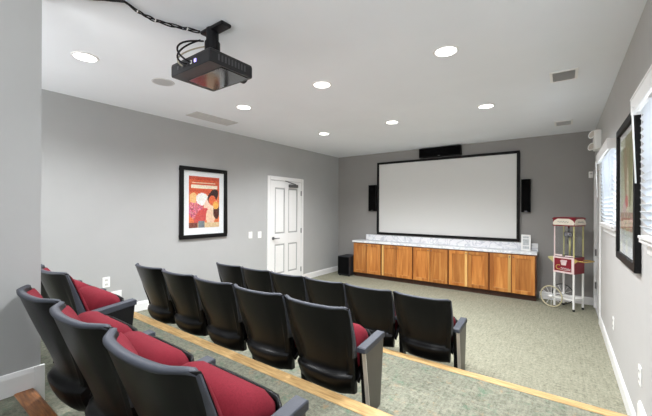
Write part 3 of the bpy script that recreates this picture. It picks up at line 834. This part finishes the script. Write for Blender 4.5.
mb.build('edging', PINKW, box)
# emblem: striped carton of popcorn with a gold C and a white flourish
mb = MB(); mb.prism([(-.028, .665), (.032, .665), (.042, .715), (-.038, .715)], 'y', y - .004, y - .001)
for k in range(6): mb.lathe([(0, 0), (.015, 0), (.015, .003), (0, .003)], (-.03 + k * .013, y - .001, .725 + .007 * (k % 2)), 10, Matrix.Rotation(PI / 2, 4, 'X'))
mb.build('carton_emblem', PINKW, box)
mb = MB(); mb.tube([(-.068 + .034 * math.cos(a), y - .004, .632 + .034 * math.sin(a)) for a in [math.radians(50 + k * 26) for k in range(11)]], .006, 6); mb.build('letter', GOLD, box)
mb = MB(); mb.tube([(-.035 + k * .006, y - .003, .622 + .011 * math.sin(k * 1.25) - k * .0006) for k in range(23)], .004, 6)
mb.tube([(-.05, y - .003, .60), (.02, y - .003, .592), (.105, y - .003, .597)], .003, 6); mb.build('script', PINKW, box)
MB().prism([(w + .016, .71), (w + .016, .775), (w + .06, .75)], 'y', -dp - .02, -dp + .01).build('gold_arrow', GOLD, box)
# side trays
MB().box(-w - .10, -w - .012, -dp, dp, .755, .77).build('side_tray', BRASS, t, bevel=.003)
mb = MB(); mb.prism([(-w - .10, .755), (-w - .012, .68), (-w - .012, .755)], 'y', -dp, -dp + .012); mb.build('tray_bracket', BRASS, t)
mb = MB(); mb.tube([(w + .015, -dp + .02, .745), (w + .15, -dp + .02, .745), (w + .15, dp - .02, .745), (w + .015, dp - .02, .745)], .009, 8); mb.build('push_handle', GOLD, t)
# glass case
for sx in (-1, 1):
    for sy in (-1, 1):
        MB().box(sx * w - .008, sx * w + .008, sy * dp - .008, sy * dp + .008, .79, 1.26).build('corner_post', BRASS if sx * sy < 0 or sx > 0 else PINKW, t, bevel=.002)
for a in (((-w, w, -dp - .002, -dp + .002)), ((-w, w, dp - .002, dp + .002)), ((-w - .002, -w + .002, -dp, dp)), ((w - .002, w + .002, -dp, dp))):
    MB().box(a[0], a[1], a[2], a[3], .80, 1.25).build('glass_pane', GLASS, t)
MB().box(-w, w, -dp, dp, .788, .80).build('case_floor', CHROME, t)
mb = MB(); mb.box(-w, -.02, -dp - .012, -dp - .004, .80, .825); mb.box(.02, w, -dp - .012, -dp - .004, .80, .815); mb.build('door_lip', PINKW, t)
kt = MB().lathe([(0, 1.08), (.05, 1.085), (.062, 1.11), (.062, 1.16), (.055, 1.165), (0, 1.17)], (0, 0, 0), 20).build('kettle', CHROME, t)
MB().tube([(0, 0, 1.17), (0, 0, 1.25)], .012, 8).build('kettle_hanger', CHROME, kt)
MB().tube([(-.02, 0, 1.085), (-.02, 0, .98)], .005, 6).build('kettle_handle', MARK, kt)
mb = MB(); mb.tube([(.0, .03, .80), (.0, .03, 1.09)], .014, 8); mb.build('kettle_post', BRASS, kt)
# canopy: red top with pale curved signs
W, D = w + .022, dp + .02
cn = MB().box(-W, W, -D, D, 1.255, 1.275).build('canopy', RED, t, bevel=.004)
mb = MB(); mb.box(-W + .004, W - .004, -D + .004, D - .004, 1.275, 1.36)
mb.loft([[(-W * k, -D * k, z), (W * k, -D * k, z), (W * k, D * k, z), (-W * k, D * k, z)] for z, k in ((1.36, 1.02), (1.372, 1.03), (1.385, .9), (1.392, .4))], smooth=False)
mb.build('canopy_roof', RED, cn)
def sign(M):
    pts = [(-.14, 1.272), (.14, 1.272), (.148, 1.30), (.13, 1.335), (.08, 1.366), (-.08, 1.366), (-.13, 1.335), (-.148, 1.30)]
    o = MB().prism(pts, 'y', -.004, 0.002, M).build('sign_panel', CREAM, cn)
    mb = MB(); mb.tube([M @ Vector((-.075 + k * .0075, -.006, 1.318 + .008 * math.sin(k * 1.3))) for k in range(21)], .0035, 6); mb.build('script', mat('grey_script', rgb(150, 150, 145), .5, noise=.05), o)
sign(Matrix.Translation((0, -D, 0))); sign(Matrix.Translation((W, 0, 0)) @ Matrix.Rotation(PI / 2, 4, 'Z'))
# wheels with spokes on the left end
for sy in (-1, 1):
    c = Vector((-w - .03, sy * (dp + .035), .165)); R = .155
    wl = MB().tube([c + Vector((R * math.cos(a), 0, R * math.sin(a))) for a in [k * 2 * PI / 36 for k in range(36)]], .0085 if sy < 0 else .006, 8, closed=True).build('wheel', RIM if sy < 0 else BLACKM, t)
    mb = MB(); mb.tube([c + Vector((0, -.03, 0)), c + Vector((0, .03, 0))], .026, 12); mb.build('hub', PLATE, wl)
    mb = MB()
    for k in range(12):
        a = k * PI / 6; mb.tube([c + Vector((.02 * math.cos(a), 0, .02 * math.sin(a))), c + Vector((R * math.cos(a), 0, R * math.sin(a)))], .0025, 6)
    mb.build('spokes', PLATE, wl)
MB().tube([(-w - .03, -dp - .03, .165), (-w - .03, dp + .03, .165)], .009, 8).build('axle', STEEL, t)

# ================================================================ LIGHT
w = bpy.data.worlds.new('World'); SC.world = w; w.use_nodes = True
bg = w.node_tree.nodes['Background']; bg.inputs['Color'].default_value = (0.93, 0.97, 1.0, 1); bg.inputs['Strength'].default_value = 0.55
def area(name, loc, rot, sx, sy, e, col=(1, 1, 1)):
    l = bpy.data.lights.new(name, 'AREA'); l.shape = 'RECTANGLE'; l.size = sx; l.size_y = sy; l.energy = e; l.color = col
    o = bpy.data.objects.new(name, l); COL.objects.link(o); o.location = loc; o.rotation_euler = rot
    return o
area('entry_fill', (-3.5, -1.1, 1.1), (math.radians(140), 0, math.radians(-14)), 1.5, 1.2, 48, (1, 1, .99))  # added fill light, unseen behind the partition, brightens ceiling and left wall
area('rear_fill', (-.5, -1.6, 1.7), (math.radians(165), 0, 0), 1.4, 1.2, 90, (1, 1, .99))  # added fill light behind the camera, no fixture, lifts the ceiling

for wy in (WN, WF):   # daylight outside each window
    area('daylight', (XR + .75, (wy[0] + wy[1]) / 2, 1.95), (0, math.radians(98), 0), 1.0, 1.3, 55, (.93, .97, 1))

# ================================================================ CAMERA
cd = bpy.data.cameras.new('camera'); cam = bpy.data.objects.new('camera', cd); COL.objects.link(cam)
cd.sensor_width = 36; cd.lens = 327.09 * 36 / 652; cd.clip_start = .02
cd.shift_y = .92 / 652
cam.location = (0, 0, 1.5)
cam.rotation_euler = (Matrix.Rotation(.6274, 3, 'Z') @ Matrix.Rotation(PI / 2, 3, 'X') @ Matrix.Rotation(.0038, 3, 'Z')).to_euler()
SC.camera = cam
SC.view_settings.view_transform = 'Standard'
SC.view_settings.look = 'None'
SC.view_settings.exposure = 0.0
